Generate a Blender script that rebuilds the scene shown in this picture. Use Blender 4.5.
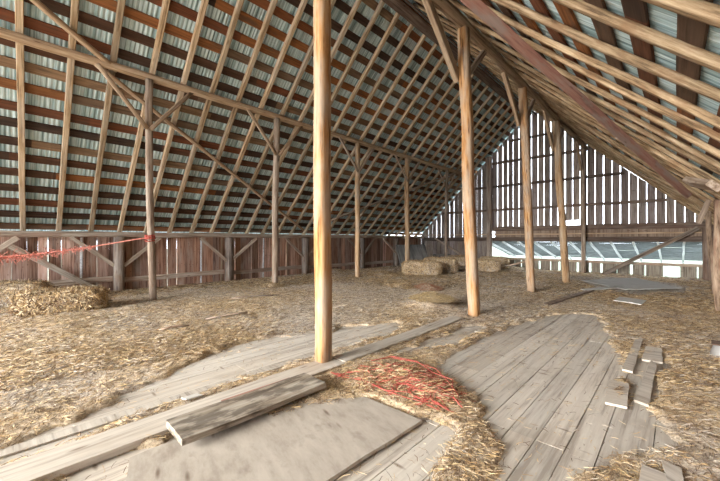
import bpy, math, random
import numpy as np
from mathutils import Vector, Matrix, noise as mnoise
random.seed(7); RNG = np.random.default_rng(7)
for o in list(bpy.data.objects): bpy.data.objects.remove(o)
SC = bpy.context.scene; COL = SC.collection

# ------------------------------------------------------------------ camera
F, YAW, Y0, H = 334.8, 0.758, 239.4, 1.45
cam = bpy.data.cameras.new('camera'); cam.sensor_width = 36; cam.lens = F/720*36
cam.shift_y = -(240.5-Y0)/720; cam.clip_start = .02; cam.clip_end = 600
co = bpy.data.objects.new('camera', cam); COL.objects.link(co)
co.location = (0, 0, H); co.rotation_euler = (math.pi/2, 0, YAW); SC.camera = co
# ------------------------------------------------------------------ light
w = bpy.data.worlds.new('world'); SC.world = w; w.use_nodes = True
bg = w.node_tree.nodes['Background']; bg.inputs[0].default_value = (.80, .89, 1, 1); bg.inputs[1].default_value = 3.6
sun = bpy.data.lights.new('sun', 'SUN'); sun.energy = 5.6; sun.angle = math.radians(48); sun.color = (1, .93, .82)
so = bpy.data.objects.new('sun', sun); COL.objects.link(so)
so.rotation_euler = Vector((.20, 1, -.44)).to_track_quat('-Z', 'Y').to_euler(); so.location = (0, -10, 10)
SC.view_settings.view_transform = 'Standard'; SC.view_settings.look = 'None'
SC.view_settings.exposure = 1.85; SC.view_settings.gamma = 1; SC.view_settings.use_curve_mapping = False

# ------------------------------------------------------------------ barn dimensions
XL, XR, YB, YF = -11.25, 1.12, 17.3, -9.0        # left wall, right wall, far gable, open front
RX, RZ, SR = -5.03, 7.55, .95                    # ridge x, height of rafter undersides at ridge, roof slope
CS = 1/math.sqrt(1+SR*SR); SN = SR*CS            # cos, sin of the pitch
def roofz(x): return RZ - SR*abs(x-RX)

# ------------------------------------------------------------------ node helpers
def new_mat(name):
    m = bpy.data.materials.new(name); m.use_nodes = True; nt = m.node_tree
    b = nt.nodes['Principled BSDF']; b.inputs['Specular IOR Level'].default_value = .25
    return m, nt, b
def nd(nt, t, **kw):
    n = nt.nodes.new(t)
    for k, v in kw.items():
        if k.startswith('_'): setattr(n, k[1:], v)
        else: n.inputs[k.replace('__', ' ')].default_value = v
    return n
def ramp(nt, fac, stops, const=False):
    r = nt.nodes.new('ShaderNodeValToRGB'); e = r.color_ramp.elements
    if const: r.color_ramp.interpolation = 'CONSTANT'
    while len(e) < len(stops): e.new(.5)
    for el, (p, c) in zip(e, stops): el.position = p; el.color = (*c, 1)
    nt.links.new(fac, r.inputs[0]); return r.outputs[0]
def mix(nt, a, b, fac, mode='MIX'):
    n = nt.nodes.new('ShaderNodeMix'); n.data_type = 'RGBA'; n.blend_type = mode
    for s, v in ((n.inputs[0], fac), (n.inputs[6], a), (n.inputs[7], b)):
        if isinstance(v, bpy.types.NodeSocket): nt.links.new(v, s)
        elif isinstance(v, (int, float)): s.default_value = v
        else: s.default_value = (*v, 1)
    return n.outputs[2]
def coords(nt, scale, rnd=True):
    tc = nt.nodes.new('ShaderNodeTexCoord'); mp = nt.nodes.new('ShaderNodeMapping')
    mp.inputs['Scale'].default_value = scale; nt.links.new(tc.outputs['Object'], mp.inputs['Vector'])
    if rnd:
        oi = nt.nodes.new('ShaderNodeObjectInfo'); mm = nt.nodes.new('ShaderNodeMath'); mm.operation = 'MULTIPLY'; mm.inputs[1].default_value = 37
        nt.links.new(oi.outputs['Random'], mm.inputs[0])
        nt.links.new(mm.outputs[0], mp.inputs['Location'])
    return mp.outputs[0]
def tex(nt, vec, scale=1, detail=5, rough=.6):
    n = nt.nodes.new('ShaderNodeTexNoise'); n.inputs['Scale'].default_value = scale
    n.inputs['Detail'].default_value = detail; n.inputs['Roughness'].default_value = rough
    nt.links.new(vec, n.inputs['Vector']); return n.outputs['Fac']
def wood(name, dark, mid, light, patch=None, patch_at=(.5, .62), grain=(1.1, 26, 26), rough=.8, bump=.35, attr=False, pscale=(1.3, 5, 5), vary=.25):
    m, nt, b = new_mat(name)
    g = tex(nt, coords(nt, grain), 1, 6, .68)
    c = ramp(nt, g, [(.36, dark), (.47, mid), (.62, light)])
    if patch:
        p = tex(nt, coords(nt, pscale), 1, 4, .6)
        pf = ramp(nt, p, [(patch_at[0], (0, 0, 0)), (patch_at[1], (1, 1, 1))])
        pc = mix(nt, patch, c, .35); c = mix(nt, c, pc, pf)
    kn = nt.nodes.new('ShaderNodeTexVoronoi'); kn.inputs['Scale'].default_value = 1; nt.links.new(coords(nt, (2.2, 9, 9)), kn.inputs['Vector'])
    kf = ramp(nt, kn.outputs['Distance'], [(.05, (.28, .2, .14)), (.16, (1, 1, 1))]); c = mix(nt, c, kf, .7, 'MULTIPLY')
    oi = nt.nodes.new('ShaderNodeObjectInfo')
    v = ramp(nt, oi.outputs['Random'], [(0, (1-vary,)*3), (1, (1+vary, 1+vary*.9, 1+vary*.8))]); c = mix(nt, c, v, 1, 'MULTIPLY')
    if attr:
        a = nt.nodes.new('ShaderNodeAttribute'); a.attribute_name = 'col'; c = mix(nt, c, a.outputs['Color'], 1, 'MULTIPLY')
    nt.links.new(c, b.inputs['Base Color']); b.inputs['Roughness'].default_value = rough
    bp = nt.nodes.new('ShaderNodeBump'); bp.inputs['Strength'].default_value = bump; bp.inputs['Distance'].default_value = .01
    nt.links.new(g, bp.inputs['Height']); nt.links.new(bp.outputs[0], b.inputs['Normal'])
    return m
M = {}
M['post'] = wood('post_wood', (.15, .085, .045), (.38, .235, .125), (.52, .37, .23), (.42, .36, .29), (.46, .66), (.9, 14, 14), vary=.12)
M['orange'] = wood('orange_post_wood', (.12, .055, .022), (.42, .21, .08), (.54, .33, .165), (.46, .38, .30), (.42, .58), (1.6, 22, 22), vary=.02, bump=.8)
M['grey_post'] = wood('grey_post_wood', (.16, .11, .08), (.33, .25, .19), (.48, .40, .33), (.24, .17, .12), vary=.15)
M['rafter'] = wood('rafter_wood', (.17, .11, .06), (.42, .30, .185), (.60, .48, .34), (.50, .43, .35), (.45, .62), vary=.22)
M['rafter_log'] = wood('rafter_log_wood', (.11, .07, .04), (.33, .225, .13), (.54, .41, .27), (.26, .15, .08), (.50, .64), (1.8, 26, 26), pscale=(3.5, 6, 6), vary=.22, bump=.9)
M['pole'] = wood('pole_wood', (.20, .13, .08), (.40, .28, .18), (.53, .41, .29), (.34, .23, .15), vary=.15)
M['plate'] = wood('plate_wood', (.24, .17, .12), (.48, .38, .29), (.62, .52, .42), (.42, .26, .19), (.5, .6))
M['siding'] = wood('siding_wood', (.12, .06, .042), (.36, .21, .15), (.48, .32, .245), (.46, .39, .33), (.52, .68), (24, 24, 1.0), attr=True, pscale=(5, 5, 1.2), vary=0)
M['gable_siding'] = wood('gable_siding_wood', (.13, .10, .085), (.30, .245, .21), (.40, .345, .31), (.24, .17, .13), (.5, .66), (24, 24, 1.0), attr=True, pscale=(5, 5, 1.2), vary=0)
M['stout'] = wood('stout_post_wood', (.10, .075, .06), (.24, .19, .16), (.38, .33, .28), (.26, .17, .11), (.5, .62), (1.0, 18, 18))
M['darkbeam'] = wood('dark_beam_wood', (.06, .045, .04), (.14, .10, .08), (.22, .17, .14), (.12, .07, .05))
M['tanbeam'] = wood('tan_beam_wood', (.22, .15, .10), (.42, .30, .20), (.55, .42, .30))
M['plank'] = wood('floor_plank_wood', (.36, .32, .28), (.56, .515, .46), (.64, .60, .54), (.38, .325, .265), (.54, .72), (22, .9, 22), attr=True, pscale=(3, 1.4, 3), rough=.85, bump=.25, vary=.02)
M['loose'] = wood('loose_plank_wood', (.34, .30, .26), (.51, .465, .41), (.60, .555, .495), (.38, .32, .26), (.5, .7), (1.0, 22, 22), vary=.08)
M['mossy'] = wood('mossy_slab_wood', (.08, .065, .05), (.27, .225, .175), (.46, .42, .36), (.07, .055, .045), (.47, .56), (.9, 9, 20), pscale=(3.5, 8, 8), bump=.8, vary=.02)
M['red'] = wood('red_painted_wood', (.22, .13, .11), (.38, .19, .15), (.44, .27, .22), (.36, .31, .28), (.5, .6), vary=.02, rough=.6)
M['bark'] = wood('bark_post_wood', (.12, .08, .055), (.34, .24, .17), (.52, .40, .30), (.24, .12, .08), (.5, .6), (1.3, 9, 9), bump=.8)
# batten: boards nailed end to end, each with its own colour
def batten_mat():
    m, nt, b = new_mat('roof_batten_wood')
    g = tex(nt, coords(nt, (1.0, 24, 24)), 1, 6, .7)
    tc = nt.nodes.new('ShaderNodeTexCoord'); sx = nt.nodes.new('ShaderNodeSeparateXYZ'); nt.links.new(tc.outputs['Object'], sx.inputs[0])
    oi = nt.nodes.new('ShaderNodeObjectInfo')
    a = nt.nodes.new('ShaderNodeMath'); a.operation = 'MULTIPLY_ADD'; a.inputs[1].default_value = .28
    k = nt.nodes.new('ShaderNodeMath'); k.operation = 'MULTIPLY'; k.inputs[1].default_value = 91.7; nt.links.new(oi.outputs['Random'], k.inputs[0])
    nt.links.new(sx.outputs[0], a.inputs[0]); nt.links.new(k.outputs[0], a.inputs[2])
    f = nt.nodes.new('ShaderNodeMath'); f.operation = 'FLOOR'; nt.links.new(a.outputs[0], f.inputs[0])
    wn = nt.nodes.new('ShaderNodeTexWhiteNoise'); wn.noise_dimensions = '1D'; nt.links.new(f.outputs[0], wn.inputs['W'])
    base = ramp(nt, wn.outputs['Value'], [(0, (.045, .03, .024)), (.28, (.09, .045, .028)), (.44, (.17, .06, .028)), (.56, (.27, .11, .04)), (.68, (.10, .06, .04)), (.84, (.26, .17, .105)), (1, (.10, .07, .055))])
    gr = ramp(nt, g, [(.3, (.45, .40, .36)), (.5, (1, 1, 1)), (.72, (1.5, 1.45, 1.4))])
    c = mix(nt, base, gr, 1, 'MULTIPLY')
    p = tex(nt, coords(nt, (1.6, 6, 6)), 1, 3); pf = ramp(nt, p, [(.54, (0, 0, 0)), (.68, (.7, .7, .7))]); c = mix(nt, c, (.10, .065, .045), pf)
    nt.links.new(c, b.inputs['Base Color']); b.inputs['Roughness'].default_value = .75
    return m
M['batten'] = batten_mat()
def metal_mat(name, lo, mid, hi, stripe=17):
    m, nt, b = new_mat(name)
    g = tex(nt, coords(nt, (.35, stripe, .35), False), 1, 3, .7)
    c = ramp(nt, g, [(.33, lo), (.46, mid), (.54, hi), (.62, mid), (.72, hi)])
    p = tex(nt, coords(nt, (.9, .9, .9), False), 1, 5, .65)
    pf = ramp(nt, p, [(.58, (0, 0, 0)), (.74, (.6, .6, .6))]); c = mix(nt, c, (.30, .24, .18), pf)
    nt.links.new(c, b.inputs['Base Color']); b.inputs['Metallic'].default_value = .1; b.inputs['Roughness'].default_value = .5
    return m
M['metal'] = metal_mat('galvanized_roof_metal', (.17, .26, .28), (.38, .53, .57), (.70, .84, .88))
M['sheet'] = metal_mat('dull_metal_sheet', (.13, .125, .12), (.20, .19, .18), (.27, .26, .25), 3)
def straw_mat(name, gain=1.0):
    m, nt, b = new_mat(name)
    v = coords(nt, (1, 1, 1), False)
    f = tex(nt, v, 34, 7, .85); mid = tex(nt, v, 7, 5, .7); big = tex(nt, v, .55, 4, .6)
    c = ramp(nt, f, [(.30, (.13*gain, .085*gain, .05*gain)), (.45, (.52*gain, .40*gain, .27*gain)), (.56, (.84*gain, .70*gain, .50*gain))])
    gy = ramp(nt, f, [(.30, (.15*gain, .12*gain, .10*gain)), (.46, (.54*gain, .47*gain, .405*gain)), (.57, (.80*gain, .72*gain, .62*gain))])
    bf = ramp(nt, big, [(.47, (0, 0, 0)), (.61, (1, 1, 1))]); c = mix(nt, c, gy, bf)
    mf = ramp(nt, mid, [(.36, (.45, .39, .34)), (.50, (1, 1, 1))]); c = mix(nt, c, mf, .8, 'MULTIPLY')
    nt.links.new(c, b.inputs['Base Color']); b.inputs['Roughness'].default_value = .9
    bp = nt.nodes.new('ShaderNodeBump'); bp.inputs['Strength'].default_value = .8; bp.inputs['Distance'].default_value = .02
    nt.links.new(f, bp.inputs['Height']); nt.links.new(bp.outputs[0], b.inputs['Normal'])
    return m
M['straw'] = straw_mat('straw_litter')
M['hay'] = straw_mat('baled_hay', .9)
def attr_mat(name, rough=.8):
    m, nt, b = new_mat(name); a = nt.nodes.new('ShaderNodeAttribute'); a.attribute_name = 'col'
    nt.links.new(a.outputs['Color'], b.inputs['Base Color']); b.inputs['Roughness'].default_value = rough; return m
M['blade'] = attr_mat('straw_stems')
def plain(name, c, rough=.8, sc=20, amt=.35):
    m, nt, b = new_mat(name); f = tex(nt, coords(nt, (1, 1, 1)), sc, 4)
    cc = ramp(nt, f, [(.3, tuple(x*(1-amt) for x in c)), (.7, tuple(min(1, x*(1+amt)) for x in c))])
    nt.links.new(cc, b.inputs['Base Color']); b.inputs['Roughness'].default_value = rough; return m
M['twine'] = plain('red_twine', (.42, .095, .075), .7, 40, .3)
M['pink'] = plain('faded_pink_twine', (.68, .26, .20), .8, 30, .35)
M['ply'] = wood('dusty_plywood', (.35, .31, .265), (.43, .385, .335), (.49, .445, .39), (.24, .20, .165), (.56, .70), (2.5, 7, 5), pscale=(3.5, 5.5, 3), bump=.15, vary=.01)
M['ground'] = plain('bounce_ground', (.58, .54, .48), .95, 3, .2)  # made pale to bounce daylight up into the roof
M['grass'] = plain('outdoor_grass', (.06, .075, .05), .95, 3, .3)
M['pale'] = plain('pale_weathered_sheet', (.62, .61, .58), .7, 5, .12)
M['chip'] = plain('white_scrap', (.80, .80, .80), .8)
M['shedslat'] = plain('shed_slats', (.09, .10, .098), .8, 6, .3)
M['shedrafter'] = plain('shed_rafters', (.42, .43, .41), .8, 6, .15)
M['twinehay'] = plain('bale_twine', (.62, .42, .22), .8)

# ------------------------------------------------------------------ mesh helpers
def link(name, verts, faces, mat, parent=None, cols=None, smooth=False):
    me = bpy.data.meshes.new(name); me.from_pydata(verts, [], faces); me.materials.append(M[mat] if isinstance(mat, str) else mat)
    if cols is not None:
        a = me.color_attributes.new('col', 'FLOAT_COLOR', 'POINT')
        cc = np.ones((len(verts), 4), dtype=np.float32); cc[:, :3] = np.asarray(cols)[:, :3]; a.data.foreach_set('color', cc.ravel())
    if smooth:
        me.polygons.foreach_set('use_smooth', [True]*len(me.polygons))
    me.update(); o = bpy.data.objects.new(name, me); COL.objects.link(o)
    if parent: setpar(o, parent)
    return o
def setpar(o, p): o.parent = p; o.matrix_parent_inverse = p.matrix_basis.inverted()
def tag(o, label=None, cat=None, group=None, kind=None):
    for k, v in (('label', label), ('category', cat), ('group', group), ('kind', kind)):
        if v: o[k] = v
    return o
def empty(name, loc, label, cat, group=None):
    o = bpy.data.objects.new(name, None); COL.objects.link(o); o.location = loc; o.empty_display_size = .1
    return tag(o, label, cat, group)
class MB:
    def __init__(s): s.v = []; s.f = []; s.c = []
    def box(s, x0, x1, y0, y1, z0, z1, c=(1, 1, 1), skew=0):
        n = len(s.v); j = lambda: random.uniform(-skew, skew)
        for x in (x0, x1):
            for y in (y0, y1):
                for z in (z0, z1): s.v.append((x+j(), y+j(), z+j())); s.c.append(c)
        s.f += [tuple(n+i for i in q) for q in ((0, 1, 3, 2), (4, 6, 7, 5), (0, 4, 5, 1), (2, 3, 7, 6), (0, 2, 6, 4), (1, 5, 7, 3))]
    def prism(s, poly, axis, a, b, c=(1, 1, 1)):        # polygon of (u, v) extruded along an axis from a to b
        n = len(s.v); k = len(poly)
        for t in (a, b):
            for (u, v) in poly:
                s.v.append((u, t, v) if axis == 'y' else (t, u, v) if axis == 'x' else (u, v, t)); s.c.append(c)
        s.f += [tuple(range(n, n+k)), tuple(range(n+2*k-1, n+k-1, -1))]
        for i in range(k): j = (i+1) % k; s.f.append((n+i, n+k+i, n+k+j, n+j))
    def tube(s, pts, r, n=5, c=(1, 1, 1)):
        pts = [Vector(p) for p in pts]; b = len(s.v)
        for i, p in enumerate(pts):
            d = (pts[min(i+1, len(pts)-1)]-pts[max(i-1, 0)]).normalized()
            u = d.orthogonal().normalized() if i == 0 else (u - d*u.dot(d)).normalized()
            q = d.cross(u)
            rr = r if not callable(r) else r(i/(len(pts)-1))
            for k in range(n):
                a = 2*math.pi*k/n; s.v.append(tuple(p+u*math.cos(a)*rr+q*math.sin(a)*rr)); s.c.append(c)
        for i in range(len(pts)-1):
            for k in range(n): k2 = (k+1) % n; s.f.append((b+i*n+k, b+i*n+k2, b+(i+1)*n+k2, b+(i+1)*n+k))
        s.f += [tuple(b+k for k in reversed(range(n))), tuple(b+(len(pts)-1)*n+k for k in range(n))]
    def build(s, name, mat, parent=None, cols=False, smooth=False):
        return link(name, s.v, s.f, mat, parent, s.c if cols else None, smooth)
def stick_mesh(L, w, h, rnd=0.0, wob=.006, bend=0.0, taper=1.0, seg=None, seed=0, chip=0.0):
    """a stick along local X from 0 to L; section w (local Y) by h (local Z); rnd 0 = sawn square, 1 = round log"""
    seg = seg or max(3, int(L/.28)); n = 12 if rnd > .3 else 8; V = []; Fc = []
    for i in range(seg+1):
        t = i/seg; x = t*L; k = 1+(taper-1)*t
        by = bend*math.sin(math.pi*t)+mnoise.noise((x*.7, seed*3.1, 0))*wob*3; bz = bend*.5*math.sin(math.pi*t*1.0+seed)*(1 if bend else 0)+mnoise.noise((x*.7, 9, seed*2.3))*wob*3
        for j in range(n):
            a = 2*math.pi*(j+.5)/n
            c, s_ = math.cos(a), math.sin(a)
            m = max(abs(c), abs(s_)); sq = (c/m, s_/m); 
            if rnd <= .3:   # chamfered rectangle
                sgn = lambda q: 1 if q > 0 else -1
                ch = .82
                sq = (sgn(c)*(1 if abs(c) > abs(s_) else ch), sgn(s_)*(1 if abs(s_) > abs(c) else ch)); 
            y = (sq[0]*(1-rnd)+c*rnd)*w/2*k; z = (sq[1]*(1-rnd)+s_*rnd)*h/2*k
            q = 1+mnoise.noise((x*2.2, c*1.3+seed*5, s_*1.3))*wob*8+(mnoise.noise((x*9, c*3+seed, s_*3))*chip)
            V.append((x, y*q+by, z*q+bz))
    for i in range(seg):
        for j in range(n): j2 = (j+1) % n; Fc.append((i*n+j, i*n+j2, (i+1)*n+j2, (i+1)*n+j))
    Fc += [tuple(reversed(range(n))), tuple(seg*n+j for j in range(n))]
    me = bpy.data.meshes.new('stick'); me.from_pydata(V, [], Fc)
    if rnd > .3: me.polygons.foreach_set('use_smooth', [len(p.vertices) == 4 for p in me.polygons])
    me.update(); return me
_sd = [0]
def orient(p0, p1, up=(0, 0, 1)):
    p0 = Vector(p0); d = (Vector(p1)-p0).normalized(); up = Vector(up)
    if abs(d.dot(up)) > .98: up = Vector((0, 1, 0))
    y = up.cross(d).normalized(); z = d.cross(y)
    return Matrix(((d.x, y.x, z.x, p0.x), (d.y, y.y, z.y, p0.y), (d.z, y.z, z.z, p0.z), (0, 0, 0, 1)))
def stick(name, p0, p1, w, h, mat, up=(0, 0, 1), parent=None, label=None, cat=None, group=None, mesh=None, **kw):
    _sd[0] += 1
    L = (Vector(p1)-Vector(p0)).length
    me = mesh or stick_mesh(L, w, h, seed=_sd[0], **kw)
    if not mesh: me.materials.append(M[mat]); me.name = name
    o = bpy.data.objects.new(name, me); COL.objects.link(o); o.matrix_basis = orient(p0, p1, up)
    if parent: setpar(o, parent)
    return tag(o, label, cat, group)

# ------------------------------------------------------------------ noise / masks in numpy
def vnoise(x, y, sc, seed=0):
    x = np.asarray(x)*sc+seed*17.3; y = np.asarray(y)*sc+seed*7.9
    xi = np.floor(x); yi = np.floor(y); fx = x-xi; fy = y-yi; fx = fx*fx*(3-2*fx); fy = fy*fy*(3-2*fy)
    hsh = lambda a, b: np.modf(np.abs(np.sin(a*127.1+b*311.7)*43758.5453))[0]
    return (hsh(xi, yi)*(1-fx)+hsh(xi+1, yi)*fx)*(1-fy)+(hsh(xi, yi+1)*(1-fx)+hsh(xi+1, yi+1)*fx)*fy
def fbm(x, y, sc, seed=0, o=4): return sum(vnoise(x, y, sc*2**i, seed+i)*.5**i for i in range(o))/sum(.5**i for i in range(o))-.5
def polydist(x, y, P):       # signed distance: positive inside
    x = np.asarray(x, float); y = np.asarray(y, float); ins = np.zeros(x.shape, bool); d = np.full(x.shape, 1e9)
    for i in range(len(P)):
        (ax, ay), (bx, by) = P[i], P[(i+1) % len(P)]
        t = np.clip(((x-ax)*(bx-ax)+(y-ay)*(by-ay))/((bx-ax)**2+(by-ay)**2+1e-12), 0, 1)
        d = np.minimum(d, np.hypot(x-ax-t*(bx-ax), y-ay-t*(by-ay)))
        cr = ((ay > y) != (by > y)) & (x < (bx-ax)*(y-ay)/(by-ay+1e-12)+ax); ins ^= cr
    return np.where(ins, d, -d)
BARE = [  # bare floor boards showing through the straw, (polygon, edge raggedness)
 ([(-2.02, 3.3), (-2.04, 4.6), (-1.97, 6.3), (-1.62, 7.5), (-1.2, 7.6), (-.95, 7.1), (-.70, 6.3), (-.55, 5.5), (-.45, 4.7), (-.44, 3.9), (-.20, 3.6), (-.05, 3.25), (-.22, 2.9), (-.40, 2.4), (-.42, 1.0), (-.80, 1.0), (-.88, 2.3), (-1.1, 2.6), (-1.32, 2.9), (-1.8, 3.1)], .10),
 ([(-2.7, -.5), (-1.2, -.5), (-1.05, 1.9), (-1.22, 2.35), (-1.42, 2.4), (-2.0, 2.2), (-2.7, 1.0)], .07),
 ([(-3.24, -.6), (-3.24, 2.3), (-3.22, 4.5), (-3.55, 4.7), (-4.15, 3.0), (-4.4, 2.2), (-4.15, 1.5), (-3.65, .75), (-3.25, .05), (-3.2, -.6)], .13),
 ([(-.38, 3.4), (-.40, 5.2), (-.12, 5.7), (-.06, 4.2), (-.10, 3.5)], .12),
 ([(-2.6, 3.2), (-2.62, 5.2), (-2.3, 5.6), (-2.2, 4.2)], .10),
 ([(-2.4, 13.2), (-.9, 11.2), (.1, 12.6), (.2, 15.2), (-1.8, 15.8)], .3),
]
def baremask(x, y):          # 0 straw .. 1 bare
    m = np.zeros(np.shape(x))
    for P, rg in BARE:
        d = polydist(x, y, P)+fbm(x, y, 1.6, 3)*rg*3.0+fbm(x, y, 7, 5)*.20
        m = np.maximum(m, np.clip(d/.07+.5, 0, 1))
    return m
def ground_h(x, y):
    x = np.asarray(x, float); y = np.asarray(y, float)
    b = baremask(x, y)
    h = .030+.045*fbm(x, y, .9, 1)+.035*fbm(x, y, 5, 2)+.02*fbm(x, y, 17, 8)
    far = np.clip((-x-4.3)/2.5, 0, 1)*np.clip((y+1)/1.5, 0, 1)
    fall = np.clip((x+11.1)/2.2, 0, 1)
    h = h + .13*far*fall
    h = np.maximum(h, .006)
    h = h + .17*np.exp(-(((x+3.75)/.42)**2+((y-6.2)/.5)**2))*1.0 + .05*np.exp(-(((x+2.2)/.45)**2+((y-2.75)/.35)**2))
    return h*(1-b)-.035*b
def gh(x, y): return float(ground_h(np.array([x]), np.array([y]))[0])
def blades(x, y, z, length, width, tilt, col, yaw=None, bendz=.15):
    """n straw stems as thin bent two-piece strips"""
    n = len(x); yaw = RNG.uniform(0, 2*np.pi, n) if yaw is None else yaw
    dx, dy = np.cos(yaw), np.sin(yaw); px, py = -dy, dx
    V = np.zeros((n, 6, 3)); pr = RNG.uniform(-1, 1, n)*bendz
    for i, t in enumerate((-.5, 0, .5)):
        cx = x+dx*length*t+px*length*pr*(abs(t) > .1); cy = y+dy*length*t+py*length*pr*(abs(t) > .1)
        cz = z+np.sin(tilt)*length*(t+.5)+width*.5-(abs(t) > .1)*length*.03
        tw = width*(1 if i == 1 else .7)
        V[:, i*2] = np.stack([cx-px*tw/2, cy-py*tw/2, cz], 1); V[:, i*2+1] = np.stack([cx+px*tw/2, cy+py*tw/2, cz+tw*.5], 1)
    idx = (np.arange(n)*6)[:, None]
    Fc = np.concatenate([idx+np.array([[0, 1, 3, 2]]), idx+np.array([[2, 3, 5, 4]])], 0)
    return V.reshape(-1, 3), Fc, np.repeat(col, 6, 0)
def big_mesh(name, V, Fc, cols, mat, parent=None):
    me = bpy.data.meshes.new(name); me.vertices.add(len(V)); me.vertices.foreach_set('co', V.astype(np.float32).ravel())
    me.loops.add(Fc.size); me.loops.foreach_set('vertex_index', Fc.astype(np.int32).ravel())
    me.polygons.add(len(Fc)); me.polygons.foreach_set('loop_start', np.arange(len(Fc), dtype=np.int32)*4)
    me.update(calc_edges=True)
    if cols is not None:
        a = me.color_attributes.new('col', 'FLOAT_COLOR', 'POINT'); cc = np.ones((len(V), 4), np.float32); cc[:, :3] = cols; a.data.foreach_set('color', cc.ravel())
    me.materials.append(M[mat]); me.validate(); o = bpy.data.objects.new(name, me); COL.objects.link(o)
    if parent: setpar(o, parent)
    return o
PAL = np.array([(.70, .52, .29), (.60, .42, .21), (.46, .30, .15), (.64, .51, .34), (.36, .26, .17), (.13, .08, .045), (.80, .64, .42), (.18, .115, .07)])
GREY = np.array([(.60, .52, .44), (.46, .39, .33), (.74, .66, .57), (.18, .14, .115), (.58, .48, .37), (.80, .73, .63), (.24, .19, .16)])
def strawcols(x, y):
    n = len(x); a = PAL[RNG.integers(0, len(PAL), n)]; g = GREY[RNG.integers(0, len(GREY), n)]
    k = (RNG.uniform(0, 1, n) < np.clip(.36+fbm(x, y, .5, 11)*3.0, .05, .95))[:, None]
    return np.where(k, g, a)*RNG.uniform(.75, 1.15, (n, 1))

# ================================================================== STRUCTURE
# --- ground outdoors
m_ = MB(); m_.box(-120, 120, -120, YF-.05, -.45, -.30)  # unseen front ground, added as a pale reflector for the roof underside
tag(m_.build('ground', 'ground'), kind='structure')
m_ = MB(); m_.box(-120, 120, YB+.35, 200, -1.7, -1.6); m_.box(-120, XL-.2, YF-.05, YB+.35, -1.7, -1.6); m_.box(XR+.2, 120, YF-.05, YB+.35, -1.7, -1.6)
tag(m_.build('ground', 'grass'), kind='structure')
# --- board floor
m_ = MB()
xs = [XL, -10.9]
while xs[-1] < -4.5: xs.append(xs[-1]+random.uniform(.20, .30))
xs = xs[:-1]+[-4.42, -4.05, -3.72, -3.40, -3.10, -2.72, -2.42, -2.13, -1.85, -1.58, -1.34, -1.11, -.93, -.745, -.56, -.385, -.12, .12, .38, .62, .88, XR]
m_.box(XL, XR, YF, YB+.1, -.30, -.075, (.2, .17, .14))
for i in range(len(xs)-1):
    a, b = xs[i]+.003, xs[i+1]-.003; y = YF
    right = -1.3 < (a+b)/2 < -.3
    cuts = ([2.60+.04*random.random(), random.uniform(5.2, 7.5), random.uniform(10, 12)] if right else sorted([random.uniform(.4, 1.9) if a < -3 else 2.3, random.uniform(3.5, 6), random.uniform(8, 10), random.uniform(12, 14)]))+[YB+.1]
    for cta in cuts:
        g = random.uniform(.88, 1.10); t = random.uniform(-.02, .02)
        m_.box(a, b, y+.0012, cta-.0012, -.07, random.uniform(-.0015, .0015), (g+t, g, g-t), .0015); y = cta
tag(m_.build('floor', 'plank', cols=True), kind='structure')
# --- left wall: vertical boards with daylight between
m_ = MB(); y = YF
while y < YB:
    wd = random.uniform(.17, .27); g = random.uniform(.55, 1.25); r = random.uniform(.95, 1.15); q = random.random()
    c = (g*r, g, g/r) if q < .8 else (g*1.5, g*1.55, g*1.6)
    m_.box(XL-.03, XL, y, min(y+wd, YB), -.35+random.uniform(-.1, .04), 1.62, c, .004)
    y += wd+random.choice((.001, .001, .002, .003, .004, .008, .014))
# wide bright openings where a board has shrunk or gone
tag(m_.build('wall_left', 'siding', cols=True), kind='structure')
# --- right wall
m_ = MB(); y = YF
while y < YB:
    wd = random.uniform(.18, .28); g = random.uniform(.7, 1.1); m_.box(XR, XR+.03, y, min(y+wd, YB), -.35, 1.62, (g, g, g), .004); y += wd+.01
tag(m_.build('wall_right', 'siding', cols=True), kind='structure')
# --- far gable: upper boards with wide gaps, boards low down left, sill boards under the opening
m_ = MB(); x = XL
while x < XR:
    wd = random.uniform(.225, .27); gap = random.uniform(.014, .036) if x > -7.1 else random.uniform(.012, .032)
    if -4.7 < x < -3.9: gap = .05
    x1 = min(x+wd, XR)
    zt = min(roofz(x), roofz(x1))+.05; g = random.uniform(.7, 1.15); gb = random.uniform(.95, 1.08)
    zb = 1.86 if x > -7.0 else -.3
    if x1 > -3.52 and x < -3.1: zb = 2.3
    if -9.9 < x < -7.2: pass
    if zt > zb+.1:
        m_.v += [(x, YB, zb), (x1, YB, zb), (x1, YB+.028, zb), (x, YB+.028, zb), (x, YB, roofz(x)+.1), (x1, YB, roofz(x1)+.1), (x1, YB+.028, roofz(x1)+.1), (x, YB+.028, roofz(x)+.1)]
        n = len(m_.v)-8; m_.c += [(g, g, g*gb)]*8
        m_.f += [tuple(n+i for i in q) for q in ((0, 1, 5, 4), (1, 2, 6, 5), (2, 3, 7, 6), (3, 0, 4, 7), (4, 5, 6, 7), (0, 3, 2, 1))]
    x = x1+gap
x = -7.0
while x < XR:     # sill boards
    wd = random.uniform(.22, .5); zt = .50
    if not (-.42 < x < .0): m_.box(x, min(x+wd, XR), YB, YB+.03, -.3, zt, (.8, .85, .8), .003)
    x += wd+random.choice((.02, .05, .09))
m_.box(XL, -7.05, YB+.03, YB+.05, -.3, 1.52, (.7, .65, .6), .003)
tag(m_.build('wall_back', 'gable_siding', cols=True), kind='structure')
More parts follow.
